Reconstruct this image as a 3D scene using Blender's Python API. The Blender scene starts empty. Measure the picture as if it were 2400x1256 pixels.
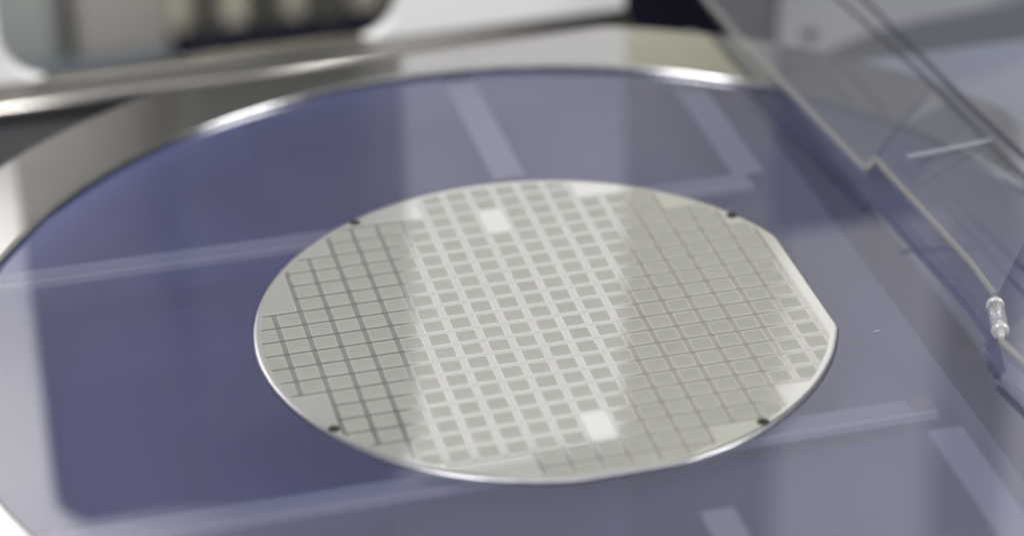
import bpy, bmesh, math, random
from mathutils import Vector, Matrix

random.seed(7)
S = 0.001                                   # everything below is written in millimetres
scene = bpy.context.scene
COL = scene.collection

# ------------------------------------------------------------------ camera
cam_d = bpy.data.cameras.new('camera')
cam = bpy.data.objects.new('camera', cam_d)
COL.objects.link(cam)
scene.camera = cam
C_POS = Vector((-101.927, -404.803, 248.555)) * S
FWD = Vector((0.20068012, 0.84451436, -0.49651081)).normalized()
RIGHT = Vector((0.97011456, -0.24187792, -0.01930809)).normalized()
UP = RIGHT.cross(FWD).normalized()
RIGHT = FWD.cross(UP).normalized()
M = Matrix((RIGHT, UP, -FWD)).transposed().to_4x4()
M.translation = C_POS
cam.matrix_world = M
cam_d.sensor_width = 36.0
cam_d.lens = 36.0 * 6581.26 / 2400.0
cam_d.clip_start = 0.01
cam_d.clip_end = 20.0
cam_d.dof.use_dof = True
cam_d.dof.focus_distance = 0.482
cam_d.dof.aperture_fstop = 7.2
cam_d.dof.aperture_blades = 0

# ------------------------------------------------------------------ world and lamps
world = bpy.data.worlds.new('World')
scene.world = world
world.use_nodes = True
bg = world.node_tree.nodes['Background']
bg.inputs['Color'].default_value = (0.93, 0.96, 1.0, 1)
bg.inputs['Strength'].default_value = 0.16


def area(name, loc, target, sx, sy, watts, color=(1, 1, 1)):
    d = bpy.data.lights.new(name, 'AREA')
    d.shape = 'RECTANGLE'
    d.size = sx * S
    d.size_y = sy * S
    d.energy = watts
    d.color = color
    o = bpy.data.objects.new(name, d)
    COL.objects.link(o)
    o.location = Vector(loc) * S
    v = (Vector(target) - Vector(loc))
    o.rotation_euler = v.to_track_quat('-Z', 'Y').to_euler()
    return o


area('ceiling_light', (-760, -640, 760), (0, 30, 0), 270, 300, 11.2, (1.0, 0.985, 0.965))
area('ceiling_light', (820, -560, 700), (0, 30, 0), 300, 400, 8.8, (1.0, 0.985, 0.955))
area('overhead_fill', (-60, -220, 1250), (0, 0, 0), 1100, 800, 4.6, (1.0, 0.99, 0.975))  # added fill lamp that lifts the level surfaces
tl = area('stile_fill', (-172, 58, 112), (-126, 150, 110), 50, 50, 0.80, (1.0, 0.98, 0.97))  # added lamp that brightens the left stile of the guard
il = area('interior_fill', (-22, 236, 34), (-18, 300, -80), 70, 20, 0.16, (1.0, 0.98, 0.92))  # added lamp that lifts the dark parts behind the window
tl.data.spread = math.radians(50)

scene.view_settings.view_transform = 'Standard'
scene.view_settings.look = 'None'
scene.view_settings.exposure = 0.0
scene.view_settings.gamma = 1.0
scene.view_settings.use_curve_mapping = False
scene.render.engine = 'CYCLES'
cy = scene.cycles
cy.max_bounces = 10
cy.diffuse_bounces = 3
cy.glossy_bounces = 6
cy.transmission_bounces = 6
cy.transparent_max_bounces = 16
cy.caustics_reflective = False
cy.caustics_refractive = False
cy.sample_clamp_indirect = 4.0
cy.use_denoising = True
cy.filter_width = 1.7


# ------------------------------------------------------------------ materials
def new_mat(name):
    m = bpy.data.materials.new(name)
    m.use_nodes = True
    nt = m.node_tree
    nt.nodes.clear()
    out = nt.nodes.new('ShaderNodeOutputMaterial')
    return m, nt, out


def noise_color(nt, ca, cb, scale, detail=3.0, rough=0.55, stretch=(1, 1, 1)):
    tc = nt.nodes.new('ShaderNodeTexCoord')
    mp = nt.nodes.new('ShaderNodeMapping')
    mp.inputs['Scale'].default_value = stretch
    n = nt.nodes.new('ShaderNodeTexNoise')
    n.inputs['Scale'].default_value = scale
    n.inputs['Detail'].default_value = detail
    n.inputs['Roughness'].default_value = rough
    r = nt.nodes.new('ShaderNodeValToRGB')
    r.color_ramp.elements[0].position = 0.3
    r.color_ramp.elements[1].position = 0.7
    r.color_ramp.elements[0].color = (*ca, 1)
    r.color_ramp.elements[1].color = (*cb, 1)
    nt.links.new(tc.outputs['Object'], mp.inputs['Vector'])
    nt.links.new(mp.outputs['Vector'], n.inputs['Vector'])
    nt.links.new(n.outputs['Fac'], r.inputs['Fac'])
    return r.outputs['Color'], n.outputs['Fac']


def bump(nt, fac, strength, dist):
    b = nt.nodes.new('ShaderNodeBump')
    b.inputs['Strength'].default_value = strength
    b.inputs['Distance'].default_value = dist
    nt.links.new(fac, b.inputs['Height'])
    return b.outputs['Normal']


def principled(name, ca, cb=None, scale=60, rough=0.5, metal=0.0, spec=0.5, stretch=(1, 1, 1), bmp=0.0, coat=0.0):
    m, nt, out = new_mat(name)
    p = nt.nodes.new('ShaderNodeBsdfPrincipled')
    col, fac = noise_color(nt, ca, cb or ca, scale, stretch=stretch)
    nt.links.new(col, p.inputs['Base Color'])
    p.inputs['Roughness'].default_value = rough
    p.inputs['Metallic'].default_value = metal
    p.inputs['Specular IOR Level'].default_value = spec
    p.inputs['Coat Weight'].default_value = coat
    if bmp:
        nt.links.new(bump(nt, fac, bmp, 0.0002), p.inputs['Normal'])
    nt.links.new(p.outputs[0], out.inputs['Surface'])
    return m


def film(name, diff_a, diff_b, gloss_fac, gloss_rough, scale=150, gloss_col=(1, 1, 1), stretch=(1, 1, 1), wav=0.0, spread=0.03):
    """polished layer: a matt body colour under a mirror of constant strength"""
    m, nt, out = new_mat(name)
    col, fac = noise_color(nt, diff_a, diff_b, scale, stretch=stretch)
    oi = nt.nodes.new('ShaderNodeObjectInfo')
    mr = nt.nodes.new('ShaderNodeMapRange')
    mr.inputs['To Min'].default_value = 1.0 - spread
    mr.inputs['To Max'].default_value = 1.0 + spread
    nt.links.new(oi.outputs['Random'], mr.inputs['Value'])
    vm = nt.nodes.new('ShaderNodeVectorMath')
    vm.operation = 'SCALE'
    nt.links.new(col, vm.inputs[0])
    nt.links.new(mr.outputs['Result'], vm.inputs['Scale'])
    d = nt.nodes.new('ShaderNodeBsdfDiffuse')
    nt.links.new(vm.outputs[0], d.inputs['Color'])
    g = nt.nodes.new('ShaderNodeBsdfGlossy')
    g.inputs['Roughness'].default_value = gloss_rough
    g.inputs['Color'].default_value = (*gloss_col, 1)
    mx = nt.nodes.new('ShaderNodeMixShader')
    mx.inputs[0].default_value = gloss_fac
    nt.links.new(d.outputs[0], mx.inputs[1])
    nt.links.new(g.outputs[0], mx.inputs[2])
    if wav:
        nt.links.new(bump(nt, fac, wav, 0.0001), g.inputs['Normal'])
    nt.links.new(mx.outputs[0], out.inputs['Surface'])
    return m


def clear(name, tint, milk, milk_fac, gloss, gloss_rough=0.03, scale=20, wav=0.0, vary=0.0):
    """transparent sheet: tinted see-through, some milky scatter, a mirror on top"""
    m, nt, out = new_mat(name)
    t = nt.nodes.new('ShaderNodeBsdfTransparent')
    t.inputs['Color'].default_value = (*tint, 1)
    d = nt.nodes.new('ShaderNodeBsdfDiffuse')
    col, fac = noise_color(nt, milk, tuple(c * (1 + vary) for c in milk), scale)
    nt.links.new(col, d.inputs['Color'])
    m1 = nt.nodes.new('ShaderNodeMixShader')
    m1.inputs[0].default_value = milk_fac
    nt.links.new(t.outputs[0], m1.inputs[1])
    nt.links.new(d.outputs[0], m1.inputs[2])
    g = nt.nodes.new('ShaderNodeBsdfGlossy')
    g.inputs['Roughness'].default_value = gloss_rough
    if wav:
        nt.links.new(bump(nt, fac, wav, 0.0002), g.inputs['Normal'])
    m2 = nt.nodes.new('ShaderNodeMixShader')
    m2.inputs[0].default_value = gloss
    nt.links.new(m1.outputs[0], m2.inputs[1])
    nt.links.new(g.outputs[0], m2.inputs[2])
    nt.links.new(m2.outputs[0], out.inputs['Surface'])
    return m


MAT = dict(
    tape=clear('blue_tape_film', (0.66, 0.66, 0.74), (0.155, 0.168, 0.34), 0.24, 0.225, 0.02, 11, 0.02, 0.30),
    ring=principled('polished_ring_steel', (0.60, 0.59, 0.585), (0.65, 0.64, 0.63), 90, 0.06, 1.0),
    ring_edge=principled('ground_ring_edge', (0.40, 0.40, 0.42), (0.52, 0.52, 0.54), 260, 0.13, 1.0),
    steel=principled('brushed_rail_steel', (0.24, 0.23, 0.22), (0.34, 0.33, 0.31), 30, 0.26, 1.0, stretch=(0.2, 4, 4)),
    blank=film('bare_silicon', (0.58, 0.60, 0.58), (0.64, 0.65, 0.63), 0.64, 0.035, 90, (1.0, 0.98, 0.95)),
    die=film('die_surface', (0.308, 0.312, 0.286), (0.340, 0.343, 0.314), 0.12, 0.06, 160, (1.0, 0.99, 0.95)),
    column=film('column_street_film', (0.25, 0.26, 0.25), (0.32, 0.325, 0.315), 0.62, 0.05, 120, (1.0, 0.98, 0.96)),
    street=film('street_film', (0.47, 0.475, 0.465), (0.53, 0.525, 0.505), 0.42, 0.05, 120, (1.0, 0.98, 0.96)),
    kerf=film('saw_kerf_mirror', (0.03, 0.035, 0.03), (0.05, 0.055, 0.05), 0.72, 0.04, 120, (1.0, 1.0, 0.97)),
    edge=principled('ground_wafer_edge', (0.50, 0.49, 0.53), (0.60, 0.59, 0.62), 400, 0.30, 0.95),
    ink=principled('black_ink', (0.012, 0.014, 0.012), (0.02, 0.022, 0.02), 300, 0.6),
    rib=clear('milky_rib_plastic', (0.85, 0.87, 0.92), (0.60, 0.65, 0.74), 0.60, 0.05, 0.15),
    tray=clear('clear_tray_plastic', (0.86, 0.88, 0.90), (0.34, 0.36, 0.42), 0.70, 0.06, 0.10, 25, 0.0, 0.15),
    lid=clear('clear_lid_plastic', (0.87, 0.89, 0.95), (0.44, 0.46, 0.54), 0.18, 0.10, 0.03, 25, 0.05),
    bright_edge=clear('bright_edge_plastic', (0.9, 0.9, 0.93), (0.70, 0.73, 0.76), 0.75, 0.05, 0.15),
    lid_rib=clear('lid_rib_plastic', (0.92, 0.93, 0.95), (0.50, 0.53, 0.58), 0.22, 0.06, 0.2),
    rim=clear('frosted_rim_plastic', (0.88, 0.88, 0.88), (0.44, 0.43, 0.42), 0.36, 0.08, 0.2),
    fold=clear('fold_line_plastic', (0.72, 0.71, 0.76), (0.16, 0.16, 0.19), 0.30, 0.10, 0.1),
    pin=clear('pin_plastic', (0.75, 0.77, 0.85), (0.80, 0.80, 0.84), 0.35, 0.30, 0.08),
    pin_cap=clear('pin_cap_plastic', (0.8, 0.8, 0.8), (0.74, 0.74, 0.72), 0.6, 0.16, 0.12),
    liner=principled('blue_liner_foam', (0.085, 0.10, 0.235), (0.12, 0.138, 0.31), 16, 0.8, spec=0.1),
    table=principled('dark_table_laminate', (0.040, 0.042, 0.046), (0.055, 0.056, 0.062), 40, 0.75, 0.0, 0.2),
    panel=principled('white_enamel', (0.86, 0.855, 0.85), (0.89, 0.885, 0.88), 12, 0.35),
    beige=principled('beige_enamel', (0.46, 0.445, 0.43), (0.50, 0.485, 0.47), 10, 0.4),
    upper=principled('pale_enamel', (0.66, 0.65, 0.64), (0.70, 0.69, 0.68), 10, 0.4),
    grey_beige=principled('grey_beige_paint', (0.34, 0.325, 0.315), (0.38, 0.365, 0.355), 10, 0.45),
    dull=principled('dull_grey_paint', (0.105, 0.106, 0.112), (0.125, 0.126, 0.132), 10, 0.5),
    partition=principled('partition_paint', (0.275, 0.272, 0.215), (0.312, 0.308, 0.245), 9, 0.5),
    olive=principled('olive_grey_paint', (0.27, 0.27, 0.23), (0.31, 0.31, 0.26), 9, 0.5),
    oliveD=principled('dark_olive_paint', (0.155, 0.152, 0.145), (0.185, 0.18, 0.17), 9, 0.5),
    oliveM=principled('mid_olive_paint', (0.50, 0.48, 0.39), (0.58, 0.55, 0.45), 9, 0.5),
    oliveLit=principled('lit_olive_paint', (0.52, 0.50, 0.42), (0.60, 0.57, 0.48), 9, 0.5),  # olive raised in tone where the guard keeps the lamps off
    teal=principled('teal_grey_paint', (0.19, 0.205, 0.20), (0.22, 0.235, 0.23), 9, 0.5),
    tealD=principled('blue_grey_paint', (0.06, 0.08, 0.10), (0.07, 0.09, 0.12), 9, 0.5),
    pink=principled('pinkish_grey_paint', (0.215, 0.20, 0.19), (0.245, 0.23, 0.22), 9, 0.5),
    black=principled('black_paint', (0.006, 0.006, 0.016), (0.009, 0.009, 0.024), 9, 0.6, spec=0.2),
)


def frosted_plate(name):
    """clear plate whose frosting thickens towards one side, with cloudy patches"""
    m = clear(name, (0.86, 0.88, 0.90), (0.33, 0.36, 0.44), 0.5, 0.05, 0.12)
    nt = m.node_tree
    tc = nt.nodes.new('ShaderNodeTexCoord')
    sx = nt.nodes.new('ShaderNodeSeparateXYZ')
    nt.links.new(tc.outputs['Object'], sx.inputs[0])
    mr = nt.nodes.new('ShaderNodeMapRange')
    mr.inputs['From Min'].default_value = -0.036
    mr.inputs['From Max'].default_value = 0.058
    mr.inputs['To Min'].default_value = 0.0
    mr.inputs['To Max'].default_value = 0.40
    nt.links.new(sx.outputs['X'], mr.inputs['Value'])
    nz = nt.nodes.new('ShaderNodeTexNoise')
    nz.inputs['Scale'].default_value = 26
    nt.links.new(tc.outputs['Object'], nz.inputs['Vector'])
    mu = nt.nodes.new('ShaderNodeMath')
    mu.operation = 'MULTIPLY_ADD'
    mu.inputs[1].default_value = 0.16
    nt.links.new(nz.outputs['Fac'], mu.inputs[0])
    nt.links.new(mr.outputs['Result'], mu.inputs[2])
    mix = [l.to_node for l in nt.links if l.from_node.type == 'BSDF_TRANSPARENT'][0]
    nt.links.new(mu.outputs[0], mix.inputs[0])
    return m


MAT['frost'] = frosted_plate('frosted_tray_plastic')

# ------------------------------------------------------------------ helpers
def link_mesh(name, verts, faces, mat, parent=None, smooth=False):
    me = bpy.data.meshes.new(name)
    me.from_pydata([tuple(c * S for c in v) for v in verts], [], faces)
    me.materials.append(mat)
    me.update()
    if smooth:
        for p in me.polygons:
            p.use_smooth = True
    o = bpy.data.objects.new(name, me)
    COL.objects.link(o)
    o.parent = parent
    return o


def box(name, x0, x1, y0, y1, z0, z1, mat, parent=None, bevel=0.0, seg=2):
    bm = bmesh.new()
    bmesh.ops.create_cube(bm, size=1.0)
    for v in bm.verts:
        v.co = Vector(((x0 + x1) / 2 + v.co.x * (x1 - x0), (y0 + y1) / 2 + v.co.y * (y1 - y0),
                       (z0 + z1) / 2 + v.co.z * (z1 - z0))) * S
    if bevel:
        bmesh.ops.bevel(bm, geom=list(bm.edges), offset=bevel * S, segments=seg, affect='EDGES', profile=0.5)
    me = bpy.data.meshes.new(name)
    bm.to_mesh(me)
    bm.free()
    me.materials.append(mat)
    o = bpy.data.objects.new(name, me)
    COL.objects.link(o)
    o.parent = parent
    return o


def empty(name, loc, label, cat, group=None):
    o = bpy.data.objects.new(name, None)
    COL.objects.link(o)
    o.empty_display_size = 0.01
    tag(o, label, cat, group)
    return o


def tag(o, label, cat, group=None):
    o['label'] = label
    o['category'] = cat
    if group:
        o['group'] = group
    return o


def loops_mesh(name, loops, mat, parent=None, closed_loop=True, cap=(False, False), smooth=True):
    """skin a list of equally long vertex rings"""
    verts, faces = [], []
    n = len(loops[0])
    for lp in loops:
        verts += lp
    for a in range(len(loops) - 1):
        for i in range(n if closed_loop else n - 1):
            j = (i + 1) % n
            faces.append((a * n + i, a * n + j, (a + 1) * n + j, (a + 1) * n + i))
    if cap[0]:
        faces.append(tuple(reversed(range(n))))
    if cap[1]:
        faces.append(tuple(range((len(loops) - 1) * n, len(loops) * n)))
    return link_mesh(name, verts, faces, mat, parent, smooth)


def tube(name, pts, w, h, mat, parent=None, bevel=0.25):
    """bar of rectangular section (w across, h high) along a polyline"""
    prof = [(-w / 2 + bevel * w, -h / 2), (w / 2 - bevel * w, -h / 2), (w / 2, -h / 2 + bevel * h), (w / 2, h / 2 - bevel * h),
            (w / 2 - bevel * w, h / 2), (-w / 2 + bevel * w, h / 2), (-w / 2, h / 2 - bevel * h), (-w / 2, -h / 2 + bevel * h)]
    loops = []
    P = [Vector(p) for p in pts]
    for i, p in enumerate(P):
        t = (P[min(i + 1, len(P) - 1)] - P[max(i - 1, 0)]).normalized()
        side = t.cross(Vector((0, 0, 1))).normalized()
        up = side.cross(t).normalized()
        loops.append([tuple(p + side * a + up * b) for a, b in prof])
    return loops_mesh(name, loops, mat, parent, cap=(True, True), smooth=False)


# ------------------------------------------------------------------ setting: the table
TZ = -22.0
tp = [(-320, -260), (330, -260), (330, 168), (151, 143.8), (140, 142.2), (129, 140.6), (113.7, 137.9), (100, 131.3), (87, 122.6),
      (78, 112), (62, 112), (60, 150.5), (-320, 150.5)]
tab = link_mesh('table_surface', [(x, y, TZ) for x, y in tp] + [(x, y, TZ - 4) for x, y in tp],
                [tuple(range(len(tp))), tuple(reversed(range(len(tp), 2 * len(tp))))] +
                [(i, i + len(tp), (i + 1) % len(tp) + len(tp), (i + 1) % len(tp)) for i in range(len(tp))], MAT['table'])
tab['kind'] = 'structure'

# ------------------------------------------------------------------ upright panel with a rounded window
PY0, PY1 = 150.0, 153.0
WX0, WX1, WZ0, WZ1 = -81.0, 5.8, -15.0, 131.0
panel = empty('machine_guard', (0, 0, 0), 'white upright panel with a large rounded window opening behind the steel ring', 'machine guard')


def rounded(x0, x1, z0, z1, r, n=8):
    out = []
    for cx, cz, a0 in ((x1 - r, z1 - r, 0), (x0 + r, z1 - r, 90), (x0 + r, z0 + r, 180), (x1 - r, z0 + r, 270)):
        for k in range(n + 1):
            a = math.radians(a0 + 90 * k / n)
            out.append((cx + r * math.cos(a), cz + r * math.sin(a)))
    return out


def plate_with_window(name, ox0, ox1, oz0, oz1, win, y0, y1, mat, parent):
    bm = bmesh.new()
    cx, cz = sum(p[0] for p in win) / len(win), sum(p[1] for p in win) / len(win)
    outer = []
    for x, z in win:                                       # radial projection of the opening onto the outline
        dx, dz = x - cx, z - cz
        t = min(((ox1 - cx) / dx if dx > 1e-6 else (ox0 - cx) / dx if dx < -1e-6 else 1e9),
                ((oz1 - cz) / dz if dz > 1e-6 else (oz0 - cz) / dz if dz < -1e-6 else 1e9))
        outer.append((cx + dx * t, cz + dz * t))
    for c in ((ox0, oz0), (ox0, oz1), (ox1, oz0), (ox1, oz1)):     # snap the nearest samples onto the corners
        k = min(range(len(outer)), key=lambda i: (outer[i][0] - c[0]) ** 2 + (outer[i][1] - c[1]) ** 2)
        outer[k] = c
    e = 0.8
    win_in = [(cx + (x - cx) * 1.0, cz + (z - cz) * 1.0) for x, z in win]
    win_out = []
    for x, z in win:
        d = Vector((x - cx, z - cz)).normalized()
        win_out.append((x + d.x * e, z + d.y * e))
    loops = [[(x, y1, z) for x, z in outer], [(x, y0, z) for x, z in outer], [(x, y0, z) for x, z in win_out],
             [(x, y0 + e, z) for x, z in win_in], [(x, y1, z) for x, z in win_in], [(x, y1, z) for x, z in outer]]
    bm.free()
    return loops_mesh(name, loops, mat, parent, smooth=False)


plate_with_window('panel_face', -150, 57.3, -15.6, 131.8, rounded(WX0, WX1, WZ0, 131.0, 11), PY0, PY1, MAT['panel'], panel)
# bottom and top rails of polished steel, rounded towards the front
rail_prof = [(PY0 - 5.0 + 0.0, -22.0), (PY0 - 6.0, -20.5), (PY0 - 6.2, -19.0), (PY0 - 5.6, -17.4), (PY0 - 4.0, -16.3), (PY0 - 1.5, -15.7),
             (PY0 - 0.6, -15.1), (PY0 - 0.3, -14.7), (PY1 + 0.5, -14.6), (PY1 + 0.5, -22.0)]
loops_mesh('bottom_rail', [[(x, y, z) for y, z in rail_prof] for x in (-150, 57.6)], MAT['steel'], panel, cap=(True, True), smooth=True)
box('top_rail', -150, 57.6, PY0 - 2, PY1 + 1, 132.0, 210.0, MAT['grey_beige'], panel, 1.5)
box('foot', -149.5, 57.0, PY0 + 1.0, PY1, -60, -22.3, MAT['black'], panel)

# machine parts seen blurred through the window and reflected in the film
t = tag(box('cabinet', -330, -57, 300, 330, -300, -44, MAT['teal'], None, 4), 'teal grey cabinet at the far left behind the window', 'cabinet')
t = tag(box('equipment_box', -56, -30, 292, 330, -300, -40, MAT['pink'], None, 3), 'pinkish grey equipment box behind the window beside the teal cabinet', 'box')
pump = empty('machine_block', (0, 0, 0), 'olive grey machine block with upright pipes behind the window', 'machine')
box('body', -29, 56, 304, 420, -36, 210, MAT['oliveD'], pump, 3)
box('lower_body', -29, 56, 304, 420, -300, -36.5, MAT['oliveLit'], pump, 1)  # lower part coloured brighter to make up for the guard's shade
for x, r, m in ((-19, 4.5, 'olive'), (-3, 5, 'oliveM'), (14, 6, 'olive'), (34, 5, 'oliveM')):
    n = 20
    loops_mesh('pipe', [[(x + r * math.cos(2 * math.pi * k / n), 301 + r * math.sin(2 * math.pi * k / n), z) for k in range(n)]
                        for z in (-77.0, 60)], MAT['oliveLit' if m == 'olive' else m], pump, cap=(True, True))
box('shadow_gap', -29.5, 57, 294, 303.5, -300, -77.4, MAT['black'], pump, 1)  # black box in place of the shaded gap below the block
tag(box('back_wall', -360, 57, 424, 430, -320, 500, MAT['oliveD'], None, 1), 'dark olive back wall behind the window and its machine parts', 'wall')
tag(box('low_shelf', -120, -31, 282, 291, -300, -76, MAT['tealD'], None, 1), 'dark blue grey shelf edge low behind the window', 'shelf')

# to the right of the panel
tag(box('dark_gap_block', 85, 152, 268, 330, -320, -45, MAT['black'], None, 2), 'black block in place of the dark gap right of the white panel', 'cabinet')  # black stands in for the unlit depth between guard and side panel
wallr = empty('partition_wall', (0, 0, 0), 'beige grey partition rising behind the dark gap', 'wall')
box('sheet', 60, 107.5, 345, 352, -320, 420, MAT['partition'], wallr, 0.5)
box('sheet', 109.5, 420, 345, 352, -320, 420, MAT['partition'], wallr, 0.5)
box('joint_strip', 107.6, 109.4, 348, 351, -320, 420, MAT['black'], wallr)
rp = empty('side_panel', (0, 0, 0), 'beige side panel with one dark screw hole behind the clear lid', 'panel')
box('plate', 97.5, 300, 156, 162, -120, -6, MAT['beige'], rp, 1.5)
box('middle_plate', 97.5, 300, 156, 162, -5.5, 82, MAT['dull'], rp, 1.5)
tag(box('pale_board', 165, 222, 342.8, 344.8, -320, 620, MAT['upper'], None, 0.6), 'tall pale board behind the beige side panel, mirrored at the right of the wafer', 'board')
n = 16
loops_mesh('screw_hole', [[(103.6 + r * math.cos(2 * math.pi * k / n), y, -30.2 + r * math.sin(2 * math.pi * k / n)) for k in range(n)]
                          for r, y in ((1.9, 155.9), (1.7, 155.4), (0.7, 155.35))], MAT['black'], rp, cap=(False, True))
tag(box('white_post', 157.5, 230, 147, 155, -21.9, 215, MAT['panel'], None, 1.5), 'white post at the far right mirrored along the right edge', 'post')

# ------------------------------------------------------------------ clear plastic case under the ring
case = empty('frame_case', (0, 0, 0), 'clear plastic clamshell case with milky ribs under the blue film and its lid raised', 'case')
RZ0, RZ1 = -4.0, -3.0
ribs = [(-112, 51.5, 40.2, 46.6), (-112, 55.6, -43.4, -37.2), (49.2, 55.4, 46.9, 95), (4.8, 11.0, 58, 104), (9.5, 15.2, -104, -59), (52.0, 58.2, -92, -47),
        (-112, -40, -100, -66)]
for i, (x0, x1, y0, y1) in enumerate(ribs[:6]):
    rb = box('rib', x0, x1, y0, y1, RZ0, RZ1, MAT['bright_edge' if i in (3, 4) else 'rib'], case, 0.5)
    if i < 2:
        box('bright_edge', x0 + 0.3, x1 - 0.3, y0 + 0.2, y0 + 1.0, RZ1 + 0.01, RZ1 + 0.6, MAT['bright_edge'], rb, 0.15)  # raised strip in paler plastic carries the highlight along the front edge
box('rib_end', 51.9, 55.9, -43.2, -37.4, RZ1 + 0.02, RZ1 + 0.35, MAT['rim'], case, 0.1)
lp = [(-113, -112), (63, -112), (63, 110), (57, 138), (-60, 138), (-113, 95)]
link_mesh('liner', [(x, y, TZ + 2.0) for x, y in lp] + [(x, y, TZ + 0.3) for x, y in lp],
          [tuple(range(6)), tuple(reversed(range(6, 12)))] + [(i, i + 6, (i + 1) % 6 + 6, (i + 1) % 6) for i in range(6)], MAT['liner'], case)
# floor plates of the tray: left of the hinge channel, right of it
box('floor_plate', -36, 64.5, -118, 120, -9.2, -7.6, MAT['frost'], case, 0.4)
box('floor_plate', 73.5, 150, -118, 96, -9.2, -7.6, MAT['tray'], case, 0.4)
box('floor_plate', -118, -38, -118, -49, -9.2, -7.6, MAT['tray'], case, 0.4)
box('support_post', -116, -108, -80, 80, TZ + 0.02, -3.4, MAT['rib'], case, 0.6)
box('support_post', 106, 116, -80, 80, TZ + 0.02, -9.3, MAT['rib'], case, 0.6)
for x, y in ((30, -95), (30, 90), (-70, -95)):
    box('support_post', x - 4, x + 4, y - 4, y + 4, TZ + 0.02, -9.3, MAT['rib'], case, 0.6)

# lid: rim with a notch, two sloping sheets, fold lines and a hinge pin
lid_l = [(65.5, 150, 4.0), (63.6, 110, 4.0), (64.2, 92, 4.0), (66.0, 70, 4.0), (69.0, 29.0, 4.0)]
lid_m = [(72.3, 32.6, 4.0), (74.6, -9.0, 4.0), (74.3, -20.5, 4.0)]
lid_r = [(69.5, -35.0, 4.0), (70.6, -43, 4.0), (72, -60, 4.0)]
lid = link_mesh('lid', [(65.8, 150, 4), (63.9, 110, 4), (64.5, 92, 4), (66.3, 70, 4), (69.3, 29.2, 4), (72.6, 32.4, 4), (74.9, -9, 4), (74.6, -21, 4),
                        (79, 150, 11), (80, 110, 11), (84.6, 89.7, 10.4), (86.4, 68, 10.4), (88.7, 47.4, 10.4), (89.0, 44, 10.4), (90.8, 6.8, 10.4), (91, -2, 10.4)],
                [(0, 1, 9, 8), (1, 2, 10, 9), (2, 3, 11, 10), (3, 4, 12, 11), (4, 5, 13, 12), (5, 6, 14, 13), (6, 7, 15, 14)], MAT['lid'], case, True)
link_mesh('top_sheet', [(84.5, 150, 11.3), (89.9, 88.2, 10.2), (92.1, 40.6, 10.2), (94.1, 14.5, 10.2), (96, -10, 10.2),
                        (210, 150, 26), (210, 88, 26), (210, 40, 26), (210, 14, 26), (210, -10, 26)],
          [(0, 1, 6, 5), (1, 2, 7, 6), (2, 3, 8, 7), (3, 4, 9, 8)], MAT['lid'], lid, True)
link_mesh('fold', [(79.3, 150, 11), (84.9, 89.7, 10.42), (88.9, 47.4, 10.42), (91.0, 6.8, 10.42), (91.4, -2, 10.42),
                   (84.2, 150, 11.3), (89.6, 88.2, 10.22), (91.9, 40.6, 10.22), (93.8, 14.5, 10.22), (95, -2, 10.22)],
          [(0, 1, 6, 5), (1, 2, 7, 6), (2, 3, 8, 7), (3, 4, 9, 8)], MAT['lid'], lid, True)
tube('fold_line', [(79, 150, 11.1), (84.9, 89.7, 10.6), (88.7, 47.4, 10.6), (90.8, 6.8, 10.6), (91.1, -2, 10.6)], 0.9, 0.5, MAT['fold'], lid)
tube('fold_line', [(84.3, 150, 11.5), (89.9, 88.2, 10.5), (92.1, 40.6, 10.5), (94.1, 14.5, 10.5), (95.5, -2, 10.5)], 1.1, 0.5, MAT['fold'], lid)
tube('rim', lid_l[:-1] + [lid_l[-1]], 1.2, 1.0, MAT['rim'], lid)
tube('rim', [lid_l[-1], (70.6, 30.5, 4.0), lid_m[0]], 1.2, 1.0, MAT['rim'], lid)
tube('rim', lid_m, 1.2, 1.0, MAT['rim'], lid)
tube('rim', lid_r, 1.2, 1.0, MAT['rim'], lid)
for pts in (lid_l, lid_m, lid_r):
    link_mesh('skirt', [(x + 0.1, y, 3.6) for x, y, z in pts] + [(x + 0.6, y + 0.2, 1.0) for x, y, z in pts],
              [(i, i + 1, i + 1 + len(pts), i + len(pts)) for i in range(len(pts) - 1)], MAT['lid'], lid)
tube('lid_rib', [(74.4, 22.0, 9.4), (82, 21.8, 9.9), (90.6, 21.2, 10.9)], 1.5, 0.5, MAT['lid_rib'], lid)
# hinge pin: stands along the picture's vertical, between the two rim ends
pin_root = Vector((73.9, -21.2, 3.6))
pin_end = Vector((70.2, -33.6, 3.6))
ax = (pin_end - pin_root).normalized()
sd = ax.cross(Vector((0, 0, 1))).normalized()
up = sd.cross(ax)


def pin_piece(name, t0, t1, r0, r1, mat, parent, n=20, bul=0.0):
    loops = []
    for t, r in ((t0, r0 * 0.75), (t0 + 0.15 * (t1 - t0), r0 + bul), (t1 - 0.15 * (t1 - t0), r1 + bul), (t1, r1 * 0.75)):
        c = pin_root + ax * t
        loops.append([tuple(c + sd * r * math.cos(2 * math.pi * k / n) + up * r * math.sin(2 * math.pi * k / n)) for k in range(n)])
    return loops_mesh(name, loops, mat, parent, cap=(True, True))


pin = pin_piece('hinge_pin', 2.6, 10.0, 1.5, 1.5, MAT['pin'], case)
pin_piece('collar', 1.5, 2.6, 1.55, 1.6, MAT['pin_cap'], pin)
pin_piece('collar', 10.0, 11.0, 1.6, 1.5, MAT['pin_cap'], pin)
pin_piece('tip', -0.2, 1.4, 0.6, 0.75, MAT['pin_cap'], pin)
pin_piece('tip', 11.1, 12.7, 0.8, 0.6, MAT['pin_cap'], pin)

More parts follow.
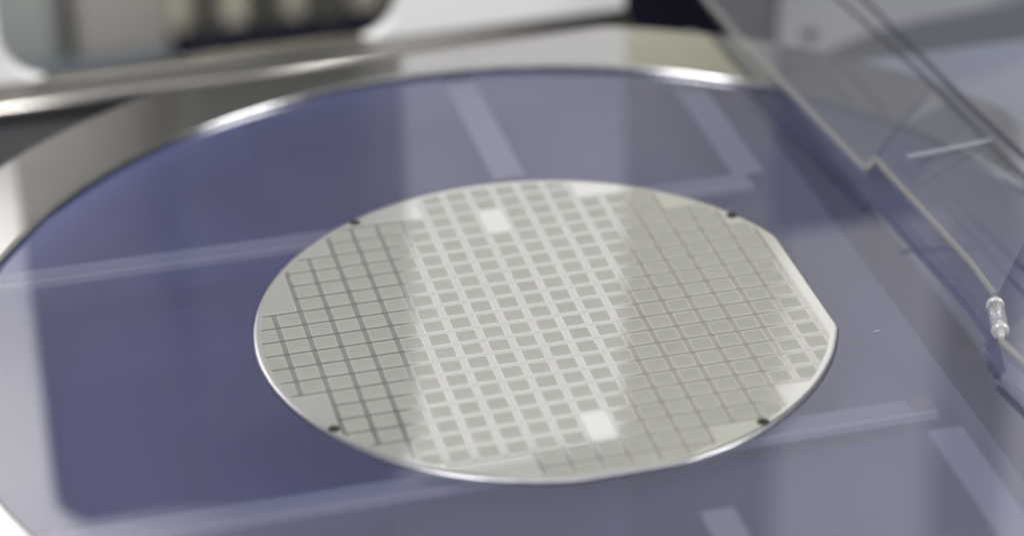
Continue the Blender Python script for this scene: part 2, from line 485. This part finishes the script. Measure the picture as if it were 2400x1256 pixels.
# ------------------------------------------------------------------ ring frame and film
RC = (-0.66, -1.7)
RI, RO = 100.3, 119.4
ring = empty('ring_frame', (0, 0, 0), 'polished steel ring frame with flat sides around the blue film', 'ring frame')
NR = 360
FLATS = [(math.radians(92.7), 109.6), (math.radians(182.7), 109.6), (math.radians(272.7), 109.6), (math.radians(2.7), 109.6)]


def outer_r(a, inset=0.0):
    r = RO - inset
    for fa, fd in FLATS:
        c = math.cos(a - fa)
        if c > 0.2:
            r = min(r, (fd - inset) / c)
    return r


def ring_loop(rf, z):
    return [(RC[0] + rf(2 * math.pi * k / NR) * math.cos(2 * math.pi * k / NR), RC[1] + rf(2 * math.pi * k / NR) * math.sin(2 * math.pi * k / NR), z)
            for k in range(NR)]


ZT, ZR = -0.62, 0.72
prof = [(lambda a: outer_r(a, 0.0), ZT + 0.02), (lambda a: outer_r(a, 0.0), ZR - 0.35), (lambda a: outer_r(a, 0.10), ZR - 0.12), (lambda a: outer_r(a, 0.35), ZR), (lambda a: outer_r(a, 0.45), ZR), (lambda a: outer_r(a, 0.8), ZR),
        (lambda a: RI + 1.1, ZR), (lambda a: RI + 0.8, ZR), (lambda a: RI + 0.72, ZR), (lambda a: RI + 0.42, ZR - 0.07), (lambda a: RI + 0.18, ZR - 0.25), (lambda a: RI + 0.05, ZR - 0.5), (lambda a: RI, ZR - 0.8),
        (lambda a: RI, ZT + 0.02)]
loops = [ring_loop(f, z) for f, z in prof]
rb = loops_mesh('ring_body', loops, MAT['ring'], ring)
rb.data.materials.append(MAT['ring_edge'])                 # the ground chamfers are duller than the polished face
for pol in rb.data.polygons:
    sgm = pol.index // NR
    if sgm >= 8 or sgm <= 2:
        pol.material_index = 1
film_o = link_mesh('tape_film', [(RC[0] + 112 * math.cos(2 * math.pi * k / 128), RC[1] + 108 * math.sin(2 * math.pi * k / 128), ZT) for k in range(128)],
                   [tuple(range(128))], MAT['tape'], ring)
film_o['label'] = 'translucent blue purple dicing film'

# ------------------------------------------------------------------ wafer
wafer = empty('silicon_wafer', (0, 0, 0), 'round patterned silicon wafer with two cut flats stuck on the blue film', 'wafer')
PC, PR, OX, OY = 4.735, 4.4785, -0.396, -0.246
WR, FX, FY = 50.5, 47.8, 49.85


def col_x(c):
    return (c - 9.5) * PC + OX


def row_y(r):
    return -(r - 2) * PR + OY


def wafer_outline(inset, n=256):
    out = []
    for k in range(n):
        a = 2 * math.pi * k / n
        r = WR - inset
        c, s = math.cos(a), math.sin(a)
        if c > 0.1:
            r = min(r, (FX - inset) / c)
        fa = math.radians(-88.8)
        d = math.cos(a - fa)
        if d > 0.2:
            r = min(r, (FY - inset) / d)
        out.append((r * c, r * s))
    return out


body_loops = [[(x, y, z) for x, y in wafer_outline(i)] for i, z in ((0.30, -0.61), (0.06, -0.54), (0.0, -0.42), (0.14, -0.22), (0.42, -0.07), (0.70, 0.0))]
loops_mesh('edge_bevel', body_loops, MAT['edge'], wafer)
top = wafer_outline(0.70)
link_mesh('substrate', [(x, y, 0.0) for x, y in top] + [(x, y, -0.3) for x, y in top],
          [tuple(range(len(top))), tuple(reversed(range(len(top), 2 * len(top))))], MAT['blank'], wafer)


def clip_poly(poly, clip):
    """convex polygon clipped by a convex counter-clockwise outline"""
    out = poly
    for i in range(len(clip)):
        ax_, ay_ = clip[i]
        bx_, by_ = clip[(i + 1) % len(clip)]
        ins = lambda p: (bx_ - ax_) * (p[1] - ay_) - (by_ - ay_) * (p[0] - ax_) >= 0
        new = []
        for k in range(len(out)):
            p, q = out[k], out[(k + 1) % len(out)]
            pi, qi = ins(p), ins(q)
            if pi:
                new.append(p)
            if pi != qi:
                d1 = (bx_ - ax_) * (p[1] - ay_) - (by_ - ay_) * (p[0] - ax_)
                d2 = (bx_ - ax_) * (q[1] - ay_) - (by_ - ay_) * (q[0] - ax_)
                t_ = d1 / (d1 - d2)
                new.append((p[0] + (q[0] - p[0]) * t_, p[1] + (q[1] - p[1]) * t_))
        out = new
        if not out:
            return out
    return out


CLIP = wafer_outline(1.5, 120)


def rows_of(j):
    if j in (-9, -8): return 7, 12
    if j in (-7, -6): return 3, 15
    if j in (-5, -4): return 1, 17
    if j in (-3, -2): return 1, 18
    if -1 <= j <= 4: return -1, 18
    if 5 <= j <= 8: return 1, 18
    if j in (9, 10): return 3, 15
    return 7, 12


ROWS = range(-9, 13)
BLANKS = {(9, -7), (9, -6), (9, 9), (9, 10)}
DW, DH = 3.32, 3.26


def slab(poly, z0, z1):
    n_ = len(poly)
    v = [(x, y, z1) for x, y in poly] + [(x, y, z0) for x, y in poly]
    f = [tuple(range(n_))] + [(i, i + n_, (i + 1) % n_ + n_, (i + 1) % n_) for i in range(n_)]
    return v, f


def area2(poly):
    return 0.5 * abs(sum(poly[i][0] * poly[(i + 1) % len(poly)][1] - poly[(i + 1) % len(poly)][0] * poly[i][1] for i in range(len(poly))))


# column streets (joined per column), row kerfs (one strip per saw line)
cells = [(i, j) for j in ROWS for i in range(rows_of(j)[0], rows_of(j)[1] + 1) if (i, j) not in BLANKS]
cellset = set(cells)
for c in range(-1, 20):
    V, F, V2, F2 = [], [], [], []
    js = [j for j in ROWS if (c - 1, j) in cellset or (c, j) in cellset]
    k = 0
    while k < len(js):
        a = js[k]
        while k + 1 < len(js) and js[k + 1] == js[k] + 1 and not ({(c, js[k + 1]), (c - 1, js[k + 1])} & BLANKS != {(c, js[k]), (c - 1, js[k])} & BLANKS):
            k += 1
        b = js[k] + 1
        k += 1
        x = col_x(c)
        for h, zt, VV, FF in ((0.80, 0.012, V, F), (0.46, 0.020, V2, F2)):
            poly = clip_poly([(x - h, row_y(b)), (x + h, row_y(b)), (x + h, row_y(a)), (x - h, row_y(a))], CLIP)
            if len(poly) > 2 and area2(poly) > 0.05:
                v, f = slab(poly, 0.002, zt)
                FF += [tuple(q + len(VV) for q in g) for g in f]
                VV += v
    if V:
        cs = link_mesh('column_street', V, F, MAT['street'], wafer)
        link_mesh('saw_kerf', V2, F2, MAT['column'], cs)
for r in range(-9, 14):
    lo, hi = [], []
    for j in (r - 1, r):
        if j in ROWS:
            lo.append(rows_of(j)[0])
            hi.append(rows_of(j)[1] + 1)
    if not lo:
        continue
    y = row_y(r)
    x0, x1 = col_x(min(lo)), col_x(max(hi))
    x0 -= 0.4 * random.random()
    x1 += 0.4 * random.random()
    segs = [(x0, x1)]
    if r in (-6, 10):
        segs = [(x0, col_x(9)), (col_x(10), x1)]
    for a, b in segs:
        poly = clip_poly([(a, y - 0.74), (b, y - 0.74), (b, y + 0.74), (a, y + 0.74)], CLIP)
        if len(poly) > 2:
            v, f = slab(poly, 0.002, 0.008)
            link_mesh('row_street', v, f, MAT['street'], wafer)
        poly = clip_poly([(a, y - 0.21), (b, y - 0.21), (b, y + 0.21), (a, y + 0.21)], CLIP)
        if len(poly) > 2:
            v, f = slab(poly, 0.002, 0.035)
            link_mesh('saw_kerf', v, f, MAT['kerf'], wafer)

# dies: one shared mesh for whole ones, own meshes where the wafer edge cuts them
whole_me = None
dies = []
for i, j in cells:
    cx, cyy = (col_x(i) + col_x(i + 1)) / 2, (row_y(j) + row_y(j + 1)) / 2
    rect = [(cx - DW / 2, cyy - DH / 2), (cx + DW / 2, cyy - DH / 2), (cx + DW / 2, cyy + DH / 2), (cx - DW / 2, cyy + DH / 2)]
    poly = clip_poly(rect, CLIP)
    if len(poly) < 3 or area2(poly) < 0.6:
        continue
    d = (Vector((cx, cyy, 0)) * S - C_POS).length
    dies.append((area2(poly) / d ** 3, cx, cyy, poly, area2(poly) > DW * DH - 1e-6))
dies.sort(key=lambda q: -q[0])
RV, RF = [], []
for n_, (_, cx, cyy, poly, whole) in enumerate(dies):
    if n_ < 300:
        if whole:
            if whole_me is None:
                h, w, b = DH / 2, DW / 2, 0.03
                v = [(-w, -h, 0.005), (w, -h, 0.005), (w, h, 0.005), (-w, h, 0.005), (-w + b, -h + b, 0.05), (w - b, -h + b, 0.05), (w - b, h - b, 0.05), (-w + b, h - b, 0.05)]
                f = [(4, 5, 6, 7), (0, 1, 5, 4), (1, 2, 6, 5), (2, 3, 7, 6), (3, 0, 4, 7)]
                whole_me = bpy.data.meshes.new('die')
                whole_me.from_pydata([tuple(q * S for q in p) for p in v], [], f)
                whole_me.materials.append(MAT['die'])
                whole_me.update()
            o = bpy.data.objects.new('die', whole_me)
            COL.objects.link(o)
            o.parent = wafer
            o.location = (cx * S, cyy * S, 0)
        else:
            v, f = slab(poly, 0.002, 0.05)
            link_mesh('die', v, f, MAT['die'], wafer)
    else:
        v, f = slab(poly, 0.002, 0.05)
        RF += [tuple(q + len(RV) for q in g) for g in f]
        RV += v
if RV:
    o = link_mesh('small_dies', RV, RF, MAT['die'], wafer)
    o['kind'] = 'stuff'
# bare test fields
for j in (-7, 9):
    x0, x1, y0, y1 = col_x(9) + 0.2, col_x(10) - 0.2, row_y(j + 2) + 0.2, row_y(j) - 0.2
    v, f = slab([(x0, y0), (x1, y0), (x1, y1), (x0, y1)], 0.002, 0.06)
    link_mesh('test_field', v, f, MAT['blank'], wafer)
# black ink marks near the edge
for x, y in ((-25.2, 42.1), (-42.0, -25.1), (42.1, 25.7), (25.6, -41.9)):
    n = 14
    v = [(x + 0.95 * math.cos(2 * math.pi * k / n), y + 0.95 * math.sin(2 * math.pi * k / n), 0.12) for k in range(n)]
    v += [(x + 1.05 * math.cos(2 * math.pi * k / n), y + 1.05 * math.sin(2 * math.pi * k / n), 0.002) for k in range(n)]
    link_mesh('ink_dot', v, [tuple(range(n))] + [(k, k + n, (k + 1) % n + n, (k + 1) % n) for k in range(n)], MAT['ink'], wafer)

# ------------------------------------------------------------------ lint on the film
lint = tube('lint_fibre', [(52.8, -19.65, -0.52), (53.2, -19.4, -0.45), (53.7, -19.32, -0.45), (54.2, -19.3, -0.52)], 0.07, 0.07, MAT['pin_cap'])
tag(lint, 'tiny pale lint fibre lying on the blue film right of the wafer', 'lint')

DV, DF = [], []
for k in range(70):
    a, r = random.random() * 2 * math.pi, 100 * math.sqrt(random.random())
    x, y = r * math.cos(a), r * math.sin(a)
    if math.hypot(x, y) < 53:
        continue
    q = 0.04 + 0.07 * random.random() ** 2
    b = len(DV)
    DV += [(x - q, y, ZT + 0.004), (x, y - q * 0.7, ZT + 0.004), (x + q, y + 0.2 * q, ZT + 0.004), (x, y + q * 0.8, ZT + 0.004), (x, y, ZT + 0.7 * q)]
    DF += [(b, b + 1, b + 4), (b + 1, b + 2, b + 4), (b + 2, b + 3, b + 4), (b + 3, b, b + 4)]
dust = link_mesh('dust', DV, DF, MAT['pin_cap'])
tag(dust, 'fine pale dust specks scattered on the blue film', 'dust')
dust['kind'] = 'stuff'
